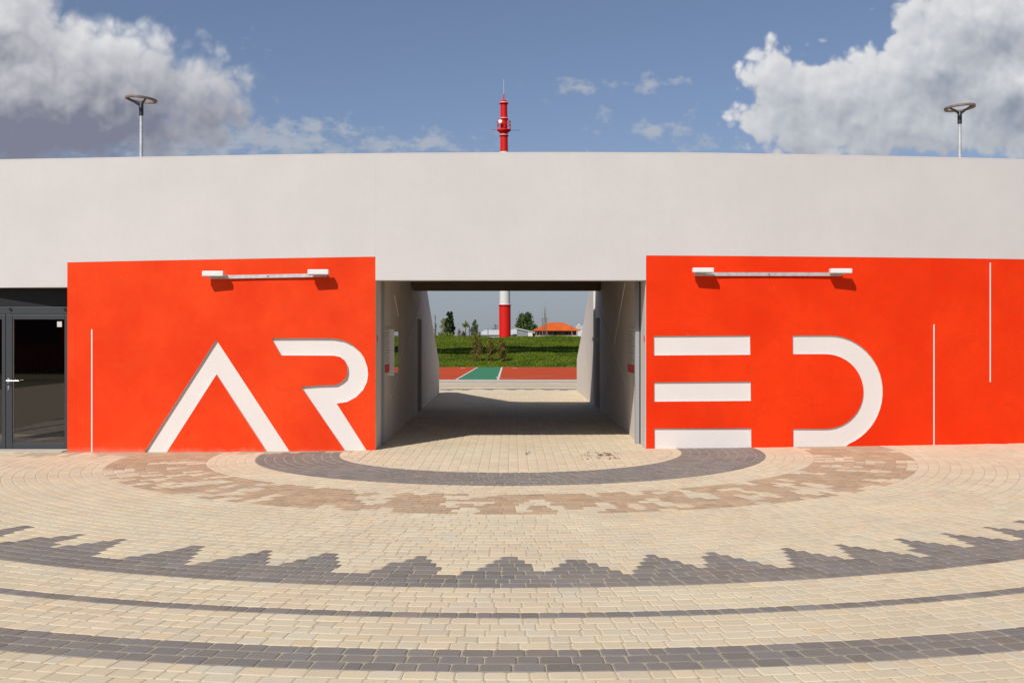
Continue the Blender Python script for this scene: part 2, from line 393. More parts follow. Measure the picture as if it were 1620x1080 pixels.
def front_col(r, th):
    n = (TE-r)/CW                                     # courses inward from the base of the teeth
    if 0 < n < 8.2: return DARK if tooth(int(n), th) else TAN
    if TE < r:
        m_ = (r-TE)/CW
        if 5 < m_ < 6 or 11 < m_ < 14: return DARK
        if m_ > 26: return DARK if 26 < m_ < 28 else TAN
        return TAN
    k_ = int(n)-23
    if 0 <= k_ < 10:
        for (ht, hr, hw) in holes:
            if abs(hr-k_) <= 1 and abs(th-ht) < hw*(1 if hr == k_ else .45): return TAN
        if k_ in (0, 9) and hole_rng.random() < .12: return TAN
        return BROWN
    if r > GI and r < GO: return DARK
    return TAN
GO = TE-CW*38; GI = GO-CW*9                            # 3.65 .. 2.48
LENS = [.172, .172, .115, .172, .092, .115, .145]
def ring_course(cx, cy, r, sgn, colf, keep, th0, th1, phase=0.0, det=True):
    th = th0+phase
    rm = r+CW/2; sn = snaps(r) if sgn > 0 else []
    while th < th1:
        L = rng.choice(LENS)/rm; t0, t1 = th, th+L
        for a in sn:
            if th+.45*L < a < th+1.35*L: t1 = a; break
        th = t1
        tm = (t0+t1)/2; x = cx+rm*math.sin(tm); y = cy-sgn*rm*math.cos(tm)
        if not keep(x, y): continue
        q = [(cx+(r+CW)*math.sin(t0), cy-sgn*(r+CW)*math.cos(t0)), (cx+(r+CW)*math.sin(t1), cy-sgn*(r+CW)*math.cos(t1)),
             (cx+r*math.sin(t1), cy-sgn*r*math.cos(t1)), (cx+r*math.sin(t0), cy-sgn*r*math.cos(t0))]
        if sgn < 0: q = q[::-1]
        stone(q, colf(rm, math.degrees(tm)), detail=det)
def keep_front(x, y):
    if y < 3.2 or abs(x) > 9.3 or abs(x) > 2.6+y*.58: return False
    if y > wy(x)+.10:
        return (-9.5 < x < -6.66 and y < 17.1)
    return True
r = GI-CW
while r < 14.2:
    ring_course(CX, CY, r, 1, front_col, keep_front, -math.pi*.53, math.pi*.53, rng.random()*.1, det=(r > 5)); r += CW
# straight pavers inside the small circle and through the passage
def straight(y0f, y1f, x0, x1, clip=None, colf=lambda x, y: TAN):
    x = x0
    while x < x1-.02:
        xa, xb = x, min(x+CW*.98, x1); x += CW*.98
        y = y0f((xa+xb)/2)-rng.random()*.1; ye = y1f((xa+xb)/2)
        while y < ye:
            L = rng.choice(LENS); ya, yb = y, y+L; y = yb
            q = [(xa, ya), (xb, ya), (xb, yb), (xa, yb)]
            if clip:
                q = clip(q)
                if q is None: continue
            stone(q, colf((xa+xb)/2, (ya+yb)/2), detail=False)
RI = GI-CW
def clip_circ(q):
    out = []
    inside = 0
    for (x, y) in q:
        d = math.hypot(x-CX, y-CY)
        if y < CY and d > RI: 
            s = RI/d; out.append((CX+(x-CX)*s, CY+(y-CY)*s))
        else: out.append((x, y)); inside += 1
    if inside == 0: return None
    A = .5*abs(sum(out[i][0]*out[(i+1) % 4][1]-out[(i+1) % 4][0]*out[i][1] for i in range(4)))
    return out if A > .0025 else None
straight(lambda x: CY-math.sqrt(max(RI*RI-(x-CX)**2, 0)), lambda x: 31.8+abs(x)*0, -2.08, 2.04, clip_circ)
# side slivers of the small circle beyond the passage width
for (xa, xb) in ((-RI, -2.08), (2.04, RI)):
    straight(lambda x: CY-math.sqrt(max(RI*RI-(x-CX)**2, 0)), lambda x: 16.15, xa, xb, clip_circ)
# beyond the passage: circles again, towards the court
CB = 25.9
def back_col(r, th):
    n = (TE-r)/CW
    if 0 < n < 8.2: return DARK if tooth(int(n), th*1.0) else TAN
    m_ = (r-TE)/CW
    if 5 < m_ < 6 or 11 < m_ < 14: return DARK
    if 22 < m_ < 25: return (.20, .185, .18)
    return TAN
r = 5.9
while r < 13.1:
    ring_course(0, CB, r, -1, back_col, lambda x, y: abs(x) < 4.2 and y > 31.9, -.85, .85, 0, det=False); r += CW
me = bpy.data.meshes.new('pavement'); me.from_pydata(PV, [], PF); me.materials.append(M['paver'])
ca = me.color_attributes.new('stone', 'FLOAT_COLOR', 'POINT')
cols = np.concatenate([np.tile(np.array(c, np.float32), (n, 1)) for n, c in PC]); ca.data.foreach_set('color', cols.ravel())
me.update(); pav = bpy.data.objects.new('pavement', me); C.objects.link(pav); tag(pav, kind='structure')

# ------------------------------------------------------------------ arena building
bld = empty('arena_building', (0, 0, 0))
tag(bld, 'long pale curved arena building with orange red lettered walls either side of an open passage', 'building')
def curved(name, outer, hls, o1, o2, mats, parent, side_mi=0, step=.5):
    """outline in facade (x, z) coordinates with holes -> slab bent along the facade, front at o1 and back at o2 behind it"""
    loops = [[Vector((x, z, 0)) for x, z in outer]]+[[Vector((x, z, 0)) for x, z in h] for h in hls]
    tri = tessellate_polygon(loops); flat = [v for l in loops for v in l]
    bm = bmesh.new(); vs = [bm.verts.new(v) for v in flat]
    for t in tri:
        try: bm.faces.new([vs[i] for i in t])
        except ValueError: pass
    bm.normal_update()
    for f in bm.faces:
        if f.normal.z < 0: f.normal_flip()
    xs = [v.x for v in flat]; x = math.ceil(min(xs)/step)*step
    while x < max(xs):
        bmesh.ops.bisect_plane(bm, geom=bm.verts[:]+bm.edges[:]+bm.faces[:], plane_co=(x, 0, 0), plane_no=(1, 0, 0), dist=1e-5); x += step
    bm.verts.index_update(); N = len(bm.verts)
    P = [v.co.copy() for v in bm.verts]
    b = MB(); fv = [(p.x, wy(p.x)+o1, p.y) for p in P]; bv = [(p.x, wy(p.x)+o2, p.y) for p in P]
    b.v = fv+bv
    for f in bm.faces:
        ix = [v.index for v in f.verts]
        b.f.append(tuple(ix)); b.mi.append(0); b.sm.append(False)
        b.f.append(tuple(i+N for i in ix[::-1])); b.mi.append(side_mi); b.sm.append(False)
    for e in bm.edges:
        if len(e.link_faces) == 1:
            f = e.link_faces[0]; ix = [v.index for v in f.verts]; a, c = e.verts[0].index, e.verts[1].index
            if ix[(ix.index(a)+1) % len(ix)] != c: a, c = c, a
            b.f.append((c, a, a+N, c+N)); b.mi.append(side_mi); b.sm.append(False)
    bm.free(); return b.build(name, mats, parent)
def W(*pts): return [wall_pt(x, y) for x, y in pts]
XL0, XL1 = wall_pt(106.5, 560)[0], wall_pt(594, 560)[0]     # left painted wall
XR0 = wall_pt(1022, 560)[0]; XR1 = 13.0
zl0, zl1 = wall_pt(107, 415)[1], wall_pt(594, 406)[1]
zr0, zr1 = wall_pt(1022, 404)[1], wall_pt(1620, 410)[1]
ZLIN = wall_pt(808, 443)[1]; ZD = wall_pt(50, 454.5)[1]
def ztop(px, py): return wall_pt(px, py)[1]
top_pts = W((1620, 253.5), (1400, 248.5), (1200, 244.8), (1100, 243.2), (1000, 243), (860, 242.6), (740, 243.2), (640, 243.8), (500, 245.5), (300, 248.8), (120, 252), (0, 254))
upper = [(-16, ZD), (XL0, ZD), (XL0, zl0), (XL1, zl1), (XL1, ZLIN), (XR0, ZLIN), (XR0, zr0), (wall_pt(1620, 410)[0], zr1), (XR1, zr1), (16, zr1)]
upper += [(16, top_pts[0][1])]+top_pts+[(-16, top_pts[-1][1])]
curved('upper_wall', upper, [], 0, .32, M['plaster'], bld)
curved('coping', [(-16, top_pts[-1][1])]+top_pts[::-1]+[(16, top_pts[0][1])]+[(x, z+.018) for x, z in [(16, top_pts[0][1])]+top_pts+[(-16, top_pts[-1][1])]], [], -.001, .33, M['plaster'], bld)
# letters
A = W((343, 537), (458.5, 713)) ; 
letA = W((342, 537), (459.5, 716), (460.5, 722), (425, 722), (421.5, 713.5), (342.3, 592), (264.5, 713.5), (259, 722), (222, 722), (228, 715))
Rr = W((429.5, 535), (480, 534.6), (526, 534.8), (542, 537.5), (556, 544), (568, 554), (576, 566), (581, 580), (582.3, 592), (580.5, 604), (574, 617), (563, 628), (549, 635.5), (532.5, 638),
       (580, 712.5), (586, 722), (551.5, 722), (546, 713), (476.5, 611.5), (500, 609.5), (532, 608.5), (541, 603.5), (547.5, 598), (549.8, 588), (549, 578), (545, 570), (538, 564.5), (528, 562.3), (445, 562))
E_ = [W((1034, 531.3), (1186.5, 530.3), (1187, 561), (1034.3, 562)), W((1034.5, 604.5), (1187.5, 603.3), (1188, 633.8), (1034.7, 635)), W((1035, 677.5), (1188.3, 677), (1189, 722), (1035.3, 722))]
def arc_px(cx, cy, rx, ry, a0, a1, n=22):
    return [(cx+rx*math.cos(R_(a0+(a1-a0)*i/n)), cy-ry*math.sin(R_(a0+(a1-a0)*i/n))) for i in range(n+1)]
outerD = arc_px(1312, 619, 84.5, 88.7, 90, -68)
innerD = arc_px(1306, 619, 60, 59, -90, 90)
Dd = W(*([(1254, 530.3)]+outerD+[(1335, 708), (1310, 722), (1255, 722), (1254.7, 678)]+innerD+[(1254.2, 560)]))
DL, DR = .036, .022
redL = [(XL0, -.25), (XL1, -.25), (XL1, zl1-.001), (XL0, zl0-.001)]
curved('painted_panel', redL, [letA, Rr], .0, DL, [M['red_paint'], M['white']], bld, 1)
zrX = zr1
redR = [(XR0, -.25), (XR1, -.25), (XR1, zrX-.001), (wall_pt(1620, 410)[0], zrX-.001), (XR0, zr0-.001)]
curved('painted_panel', redR, E_+[Dd], .0, DR, [M['red_paint2'], M['white']], bld, 1)
for L_, d in ((letA, DL), (Rr, DL), (E_[0], DR), (E_[1], DR), (E_[2], DR), (Dd, DR)):
    o = curved('letter', L_, [], d+.002, d+.02, M['white'], bld)
curved('backing_wall', [(XL0+.02, -.25), (XL1-.006, -.25), (XL1-.006, 2.40), (XL0+.02, 2.40)], [], DL+.021, .40, M['grey_plaster'], bld)
curved('backing_wall', [(XR0+.006, -.25), (16, -.25), (16, 2.40), (XR0+.006, 2.40)], [], DR+.021, .40, M['grey_plaster'], bld)
for (x, ya, yb) in ((145.3, 521, 722), (1477.5, 513, 722), (1566.5, 415.5, 604)):
    (xa, za), (xb, zb) = wall_pt(x, ya), wall_pt(x, yb)
    curved('groove_strip', [(xa-.010, zb), (xa+.010, zb), (xa+.010, za), (xa-.010, za)], [], -.003, .004, M['white'], bld)
# expansion joints in the render
for px in (594, 1022):
    x = wall_pt(px, 330)[0]; zb = zl1+.004
    curved('joint_line', [(x-.003, zb), (x+.003, zb), (x+.003, ztop(px, 246)), (x-.003, ztop(px, 246))], [], -.0015, .003, M['plaster'], bld)
for px, y0_, m_ in ((120, 418, 'red_paint'), (1548, 413, 'red_paint2')):
    xa, za = wall_pt(px, y0_); curved('joint_line', [(xa-.004, -.2), (xa+.004, -.2), (xa+.004, za), (xa-.004, za)], [], -.0016, .003, M[m_], bld)
# jambs of the passage: sides of the front wall, then the long passage walls
PL0, PL1, PR = -2.0, -2.115, 1.98
def prof_wall(name, xa, ya, xb, yb, prof, thick, m):
    """vertical wall from (xa,ya) to (xb,yb) in plan; profile in (distance fraction y, z)"""
    b = MB(); n = len(prof)
    def X(y): return xa+(xb-xa)*(y-ya)/(yb-ya)
    vs = [(X(y), y, z) for y, z in prof]+[(X(y)+thick, y, z) for y, z in prof]
    fs = [tuple(range(n)), tuple(range(2*n-1, n-1, -1))]+[(i, i+n, (i+1) % n+n, (i+1) % n) for i in range(n)]
    if thick > 0: fs = [f[::-1] for f in fs]
    b.add(vs, fs); return b.build(name, m, bld)
prof_wall('passage_wall', -2.03, 16.46, -2.115, 31.4, [(16.46, -.2), (23.7, -.2), (23.7, 2.06), (24.85, 2.06), (24.85, -.2), (31.4, -.2), (31.4, .88), (29.1, 1.77), (26.6, 2.79), (24.3, 3.75), (23.6, 4.3), (16.46, 4.3)], -.35, M['grey_plaster'])
prof_wall('passage_wall', 2.0, 16.42, 1.98, 33.05, [(16.42, -.2), (24.5, -.2), (24.5, 2.10), (25.7, 2.10), (25.7, -.2), (33.05, -.2), (33.05, .95), (29.7, 2.12), (27.8, 2.85), (25.2, 3.85), (24.4, 4.3), (16.42, 4.3)], .35, M['grey_plaster'])
b = MB(); b.box(-2.36, XL1-.0, wy(-2.03)+.06, 16.60, -.2, ZLIN-.002); 
b.build('jamb', M['grey_plaster'], bld)
b = MB(); b.box(XR0+.0, 2.33, wy(2.0)+.06, 16.60, -.2, ZLIN-.002); b.build('jamb', M['plaster'], bld)
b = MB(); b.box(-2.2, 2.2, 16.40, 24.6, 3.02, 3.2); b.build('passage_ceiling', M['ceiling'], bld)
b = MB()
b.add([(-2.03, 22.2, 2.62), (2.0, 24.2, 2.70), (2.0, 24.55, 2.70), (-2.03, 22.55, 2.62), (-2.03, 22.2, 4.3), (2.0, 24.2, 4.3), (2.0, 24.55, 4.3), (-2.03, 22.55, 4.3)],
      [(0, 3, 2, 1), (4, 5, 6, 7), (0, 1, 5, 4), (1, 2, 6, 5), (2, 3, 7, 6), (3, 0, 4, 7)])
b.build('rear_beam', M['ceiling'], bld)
# doors leading off the passage
b = MB(); b.box(-2.42, -2.30, 23.6, 24.95, -.2, 2.1); b.build('side_door', M['black'], bld)
b = MB(); b.box(2.20, 2.34, 24.4, 25.8, -.2, 2.14); b.build('side_door', M['shade'], bld)
# roof and rear wall
def ring_slab(name, x0, x1, d0, d1, z0, z1, m):
    b = MB(); n = 28; vs = []
    for i in range(n+1):
        x = x0+(x1-x0)*i/n; y = wy(x)
        vs += [(x, y+d0, z0), (x, y+d1, z0), (x, y+d1, z1), (x, y+d0, z1)]
    fs = []
    for i in range(n):
        a, c = i*4, i*4+4
        fs += [(a, c, c+3, a+3), (a+3, c+3, c+2, a+2), (a+2, c+2, c+1, a+1), (a+1, c+1, c, a)]
    fs += [(0, 3, 2, 1), (n*4, n*4+1, n*4+2, n*4+3)]
    b.add(vs, fs); return b.build(name, m, bld)
ring_slab('roof', -16, 16, .33, 7.2, 3.95, 4.12, M['grey_plaster'])
ring_slab('rear_wall', -16, -2.4, 6.9, 7.2, -.2, 3.94, M['plaster'])
ring_slab('rear_wall', 2.4, 16, 6.9, 7.2, -.2, 3.94, M['plaster'])
# gate guides just inside the opening
for x0, x1 in ((-2.055, -1.985), (1.915, 1.98)):
    b = MB(); b.box(x0, x1, 16.80, 16.88, -.03, ZLIN+.20, b=.004); b.build('gate_post', M['post'], bld)
for x0, x1 in ((-2.09, -2.056), (1.981, 1.998)):
    b = MB(); b.box(x0, x1, 16.82, 16.86, -.03, ZLIN+.20); b.build('gate_seal', M['black'], bld)
for x, s in ((XL1+.0, 1), (XR0, -1)):
    b = MB(); b.box(min(x, x+s*.006), max(x, x+s*.006), 16.26, 16.34, zat(540, 16.3), zat(531, 16.3)); b.build('red_label', M['sign_red'], bld)
# thin white lines on the passage walls
def side_pt(px, py, X): Y = X*F/(px-810); return (X, Y, zat(py, Y))
for (p, q, sx) in (((666, 472), (617.5, 631), -1), ((624, 468), (630, 500), -1), ((653, 606), (656, 620), -1), ((946.4, 486), (998, 629.5), 1), ((989, 447), (972, 545), 1), ((964, 575), (953, 632), 1)):
    def pt(pp):
        a = (pp[0]-810)/F; Y = 20.0
        for _ in range(20):
            X = (-2.03-.085*(Y-16.46)/14.94+.004) if sx < 0 else (2.0-.02*(Y-16.42)/16.63-.004)
            Y = X/a
        return Vector((X, Y, zat(pp[1], Y)))
    b = MB(); b.tube([pt(p), pt(q)], .010, 6); b.build('wall_line', M['bright'], bld)
# cable conduit lit by the sun at the far right wall
b = MB(); b.box(1.945, 1.985, 25.85, 25.90, 0, 2.9); b.build('conduit', M['white_metal'], bld)
b = MB(); b.box(1.86, 1.985, 24.75, 25.15, zat(539, 25)-.0, zat(533.5, 25), b=.01); b.build('wall_box', M['white_metal'], bld)

# ------------------------------------------------------------------ glazed doors on the left
DY = 16.90
dz0 = -.085
ent = empty('entrance_door', (xat(11, DY), DY, dz0)); ent.parent = bld
eo = ent.location
def eb(fn, name, m, parent=ent):
    b = MB(); fn(b); o = b.build(name, m, None, tuple(eo) if parent is ent else (0, 0, 0)); o.parent = parent; o.location = (0, 0, 0); return o
x_l, x_r = xat(-200, DY), xat(112, DY)
X = lambda p: xat(p, DY); Z = lambda p: zat(p, DY)
def fr(b):
    b.box(x_l, x_r, DY-.03, DY+.05, Z(497), Z(485.5), b=.004)
eb(fr, 'head_frame', M['anthracite'])
eb(lambda b: b.box(x_l, x_r, DY-.01, DY+.05, Z(485.3), 2.75), 'transom_panel', M['black'])
def leaf(x0, x1, hinge_handle, nm, st2=.10):
    b = MB(); z0, z1 = Z(709), Z(497.6); st = .10
    b.box(x0, x0+st, DY-.045, DY+.03, z0, z1, b=.005); b.box(x1-st2, x1, DY-.045, DY+.03, z0, z1, b=.005)
    b.box(x0+st+.0005, x1-st2-.0005, DY-.043, DY+.028, z1-.075, z1-.001, b=.005); b.box(x0+st+.0005, x1-st2-.0005, DY-.043, DY+.028, z0+.001, z0+.085, b=.005)
    o = b.build('door_leaf', M['anthracite'], None, tuple(eo)); o.parent = ent; o.location = (0, 0, 0)
    g_ = MB(); g_.box(x0+st-.01, x1-st2+.01, DY-.012, DY-.004, z0+.07, z1-.06); go_ = g_.build('pane', M['glass'], None, tuple(eo)); go_.parent = ent; go_.location = (0, 0, 0)
    k_ = MB(); k_.box(x0+st+.002, x0+st+.012, DY-.020, DY-.0125, z0+.088, z1-.078); ko = k_.build('gasket', M['kerb'], None, tuple(eo)); ko.parent = ent; ko.location = (0, 0, 0)
    return o
leaf(X(11.3), X(114), True, '')
leaf(X(-95), X(10.6), False, '', .055)
def handle(b):
    hx, hz = X(15.8), Z(602)
    b.box(hx-.016, hx+.016, DY-.056, DY-.046, hz-.035, hz+.035, b=.004)
    b.tube([(hx, DY-.05, hz), (hx, DY-.11, hz)], .009, 10)
    b.tube([(hx-.008, DY-.108, hz), (hx+.10, DY-.108, hz), (hx+.185, DY-.10, hz-.001)], .0095, 10)
    b.box(hx-.014, hx+.014, DY-.056, DY-.046, hz-.145, hz-.085, b=.005)
eb(handle, 'handle', M['chrome'])
eb(lambda b: b.box(X(91), X(98.5), DY-.016, DY-.0125, Z(517), Z(508.5)), 'sticker', M['paper'])
eb(lambda b: b.box(x_l, x_r+.02, DY-.40, DY+.1, dz0-.12, Z(709.5)), 'threshold', M['kerb'])
for p in (18, 104): eb(lambda b, p=p: b.tube([(X(p), DY-.045, Z(488.6)), (X(p), DY-.06, Z(488.6))], .018, 10), 'closer_cap', M['black'])
# room behind the glass
b = MB(); b.box(-12.0, -6.72, 19.6, 19.7, -.2, 3.6); b.build('inner_wall', M['curtain'], bld)
b = MB(); b.box(-12.0, -6.72, DY+.1, 19.6, -.2, -.09); b.build('inner_floor', M['shed_grey'], bld)
b = MB(); b.box(-12.0, -6.72, DY+.06, 19.6, 2.76, 2.85); b.build('inner_ceiling', M['black'], bld)
b = MB(); b.box(-6.715, -6.60, 16.55, 19.6, -.2, 3.6); b.build('side_wall', M['ceiling'], bld)
b = MB(); b.box(-12.1, -12.0, 16.9, 19.6, -.2, 3.6); b.build('side_wall', M['ceiling'], bld)
curved('backing_wall', [(-16, -.25), (-12.0, -.25), (-12.0, ZD-.002), (-16, ZD-.002)], [], .02, .40, M['plaster'], bld)

# ------------------------------------------------------------------ wall lights
def light_bar(name, fixtures, bar, label):
    (x0, ya), (x1, yb) = bar
    a, za = wall_pt(x0, ya); c, zc = wall_pt(x1, yb)
    root = empty(name, ((a+c)/2, wy((a+c)/2), (za+zc)/2)); off = tuple(root.location)
    tag(root, label, 'wall light', 'floodlight bars above the painted letters')
    yy_ = lambda x: wy(x)
    b = MB(); h2 = .026
    vs = []
    for x, z in ((a, za), (c, zc)):
        for dy in (-.045, -.004):
            vs += [(x, yy_(x)+dy, z-h2), (x, yy_(x)+dy, z+h2)]
    b.add(vs, [(0, 4, 5, 1), (2, 3, 7, 6), (1, 5, 7, 3), (0, 2, 6, 4), (0, 1, 3, 2), (4, 6, 7, 5)])
    o = b.build('mounting_bar', M['metal'], None, off); o.parent = root; o.location = (0, 0, 0)
    b = MB()
    for t in (.5,):
        x = a+(c-a)*t; z = za+(zc-za)*t; b.tube([(x, yy_(x)-.045, z), (x, yy_(x)-.052, z)], .008, 8)
    o = b.build('bolt', M['black'], None, off); o.parent = root; o.location = (0, 0, 0)
    for (fx0, fx1, fy0, fy1) in fixtures:
        s = 1-.14/16
        p0, q1 = wall_pt(fx0, fy0); p1, q0 = wall_pt(fx1, fy1)
        p0, p1 = p0*s, p1*s
        ym = yy_((p0+p1)/2)
        b = MB(); b.box(p0, p1, ym-.215, ym-.105, q0+.006, q1-.006, b=.012)
        o = b.build('floodlight', M['white_metal'], None, off); o.parent = root; o.location = (0, 0, 0)
        b = MB(); b.box(p0+.02, p1-.02, ym-.20, ym-.12, q0-.001, q0+.005)
        l = b.build('lens', M['metal'], None, off); l.parent = o; l.location = (0, 0, 0)
        b = MB(); xm = (p0+p1)/2; b.box(xm-.05, xm+.05, ym-.12, ym-.03, q0-.018, q0+.008); 
        o2 = b.build('bracket', M['metal'], None, off); o2.parent = root; o2.location = (0, 0, 0)
    return root
light_bar('light_bar', [(322, 354.5, 429.2, 438.5), (488, 520.7, 426.8, 436)], ((333, 438.7), (518, 435.3)), 'floodlight bar with two white heads above the A and R letters')
light_bar('light_bar', [(1095.5, 1128, 424, 432.8), (1312.5, 1345.5, 425.2, 434)], ((1098.5, 433.8), (1330.5, 434)), 'floodlight bar with two white heads above the E and D letters')

# ------------------------------------------------------------------ notices in the passage
nb = empty('display_case', (-2.0, 17.9, zat(560, 17.9))); off = tuple(nb.location)
tag(nb, 'glass display case with printed sheets on the left passage wall', 'notice board')
def nbp(fn, name, m, root, off):
    b = MB(); fn(b); o = b.build(name, m, None, off); o.parent = root; o.location = (0, 0, 0); return o
zb, zt = zat(589, 17.5), zat(520.5, 17.5)
nbp(lambda b: b.box(-2.03, -2.003, 16.93, 17.66, zb, zt), 'sheet', M['paper'], nb, off)
nbp(lambda b: b.box(-2.003, -2.0005, 16.95, 17.64, zb+.005, zb+.14), 'red_footer', M['sign_red'], nb, off)
nbp(lambda b: [b.box(-2.003, -2.0015, 17.0, 17.58-.1*((i*7) % 3), zt-.07-.045*i, zt-.055-.045*i) for i in range(11)], 'printed_lines', M['ink'], nb, off)
nbp(lambda b: b.box(-2.04, -1.93, 17.70, 17.74, zat(594, 17.7), zat(520.5, 17.7), b=.004), 'case_edge', M['white_metal'], nb, off)
nbp(lambda b: b.box(-2.04, -1.985, 17.742, 18.85, zat(592, 18), zat(524, 18)), 'case_back', M['paper'], nb, off)
nbp(lambda b: b.box(-1.984, -1.978, 17.75, 18.80, zat(590, 18), zat(524.5, 18)), 'pane', M['pane'], nb, off)
n2 = empty('notice_sheet', (1.99, 18.1, zat(560, 18.1))); off = tuple(n2.location)
tag(n2, 'printed notice sheet with red footer on the right passage wall', 'notice board')
zb, zt = zat(590, 18.1), zat(519, 18.1)
nbp(lambda b: b.box(1.985, 2.005, 17.55, 18.65, zb, zt), 'sheet', M['paper'], n2, off)
nbp(lambda b: b.box(1.9825, 1.985, 17.57, 18.55, zb+.01, zb+.15), 'red_footer', M['sign_red'], n2, off)
nbp(lambda b: [b.box(1.9835, 1.985, 17.65+.1*((i*5) % 3), 18.55, zt-.06-.04*i, zt-.045-.04*i) for i in range(14)], 'printed_lines', M['ink'], n2, off)

# ------------------------------------------------------------------ street lamps behind the building
def street_lamp(px, py_ring, wpx, Y, tilt, yaw, label):
    s = wpx/F*Y/2
    x = xat(px, Y); root = empty('street_lamp', (x, Y, 0))
    tag(root, label, 'street lamp', 'ring shaped lamps rising behind the wall')
    zr = zat(py_ring, Y)
    def P(fn, name, m):
        b = MB(); fn(b); o = b.build(name, m, None); o.parent = root; o.location = (0, 0, 0); return o
    P(lambda b: b.tube([(0, 0, -.2), (0, 0, zr-.62), (0, 0, zr-.34)], [.055, .037, .035], 14), 'pole', M['metal'])
    P(lambda b: b.tube([(0, 0, zr-.36), (0, 0, zr-.12), (0, 0, zr-.08)], [.048, .048, .03], 14), 'socket', M['lamp_dark'])
    T = Matrix.Rotation(R_(tilt), 4, 'X') @ Matrix.Rotation(R_(yaw), 4, 'Y')
    n = 40; ring = []
    cc = Vector((0, 0, zr))
    b = MB(); vs = []
    for i in range(n):
        a = 2*math.pi*i/n
        for (rr, zz_) in ((s, .02), (s*1.0, -.02), (s*.80, -.025), (s*.80, .015)):
            vs.append(cc+T @ Vector((rr*math.cos(a), rr*math.sin(a), zz_)))
    fs = [(i*4+j, i*4+(j+1) % 4, ((i+1) % n)*4+(j+1) % 4, ((i+1) % n)*4+j) for i in range(n) for j in range(4)]
    b.add(vs, fs); o = b.build('lamp_ring', M['lamp_brown'], None); o.parent = root; o.location = (0, 0, 0)
    def arm(b):
        for a in (math.pi+.35, -.9, ):
            e = cc+T @ Vector((s*.86*math.cos(a), s*.86*math.sin(a), -.02))
            b.tube([(0, 0, zr-.14), (e.x*.45, e.y*.45, zr-.07), e], [.034, .026, .018], 8)
    P(arm, 'arm', M['lamp_dark'])
    return root
street_lamp(223.5, 157.5, 48.5, 24.0, -1, 4.5, 'ring shaped street lamp rising behind the wall under the grey cloud bank on the left')
street_lamp(1518.3, 170.5, 47, 24.0, -3, -3.5, 'ring shaped street lamp rising behind the wall before the white cloud on the right')

# ------------------------------------------------------------------ sports court, kerb, berm
def flat(name, pts, z, m, kind='structure', th=None, parent=None):
    b = MB(); n = len(pts); b.add([(x, y, z) for x, y in pts], [tuple(range(n))]); o = b.build(name, m, parent)
    if not parent: tag(o, kind=kind)
    return o
flat('court', [(-30, 40.2), (30, 40.2), (30, 57.6), (-30, 57.6)], .0, M['court_green'])
# red playing fields and white lines lie on the court surface
yn, yf = 40.75, 57.3
lx = lambda y: -2.13+(y-41.3)*(.30/15.1)
flat('court_field', [(-28, yn), (lx(yn)-.04, yn), (lx(yf)-.04, yf), (-28, yf)], .004, M['court_red'])
flat('court_field', [(-.50, yn), (28, yn), (28, yf), (-.50, yf)], .004, M['court_red'])
def line(pts, w_, z=.008):
    b = MB()
    for i in range(len(pts)-1):
        p, q = Vector(pts[i]), Vector(pts[i+1]); d = (q-p).normalized(); nn = Vector((-d.y, d.x))*w_/2
        b.add([(p-nn).to_3d()+Vector((0, 0, z)), (p+nn).to_3d()+Vector((0, 0, z)), (q+nn).to_3d()+Vector((0, 0, z)), (q-nn).to_3d()+Vector((0, 0, z))], [(0, 3, 2, 1)])
    o = b.build('court_line', M['line']); tag(o, kind='structure')
line([(lx(yn), yn), (lx(yf), yf)], .07); line([(-.535, yn), (-.535, yf)], .08)
ax, ay = gpt(829, 598.4)
line([(ax+1.1*math.cos(t), ay+.9+1.4*math.sin(t)) for t in [math.pi*(1.42-.55*i/8) for i in range(9)]], .06)
p0 = gpt(826, 596.6); p1 = gpt(880, 594.6)
line([p0, p1], .035)
for px in (732, 814.5):
    x, y = gpt(px, 582.3); line([(x-.12, y), (x+.12, y)], .35)
b = MB(); b.box(-30, 30, 39.3, 39.95, -.1, .06, b=.01); tag(b.build('kerb', M['kerb']), kind='structure')
b = MB(); b.box(-30, 30, 38.85, 39.29, -.1, .006); tag(b.build('drain_channel', M['shed_grey']), kind='structure')
YB0, YB1, HB = 57.6, 73.5, zat(532.2, 72)
nz = random.Random(3)
def berm_z(x, y):
    t = min(max((y-YB0)/(YB1-YB0), 0), 1); z = HB*(t**.95)
    if y > YB1: z = HB-(y-YB1)*.03
    z += .035*math.sin(x*.9+y*.5)*min(t*3, 1)+.02*math.sin(x*2.3-y*1.1)*min(t*3, 1)+.0035*x*t
    e = min(max((44-abs(x))/10, 0), 1); return z*e-.02
bo = sheet('grass_bank', -44, 44, YB0, 100, 176, 80, berm_z, M['grassbase'])
gb = MB(); gr = random.Random(8)
for i in range(26000):
    y = YB0+.02+(gr.random()**1.1)*16.5; x = gr.uniform(-.085*y-.5, .08*y+.5)
    z = berm_z(x, y); a = gr.random()*math.pi; hh = gr.uniform(.025, .075)*(1.5 if gr.random() < .06 else 1); ww = gr.uniform(.025, .06)
    dx, dy = math.cos(a)*ww, math.sin(a)*ww; lxx, ly = gr.uniform(-.04, .04), gr.uniform(-.04, .04)
    gb.add([(x-dx, y-dy, z-.01), (x+dx, y+dy, z-.01), (x+lxx, y+ly, z+hh)], [(0, 1, 2)])
tag(gb.build('grass', M['grass']), 'short mown green grass covering the bank beyond the court', 'grass', kind='stuff')

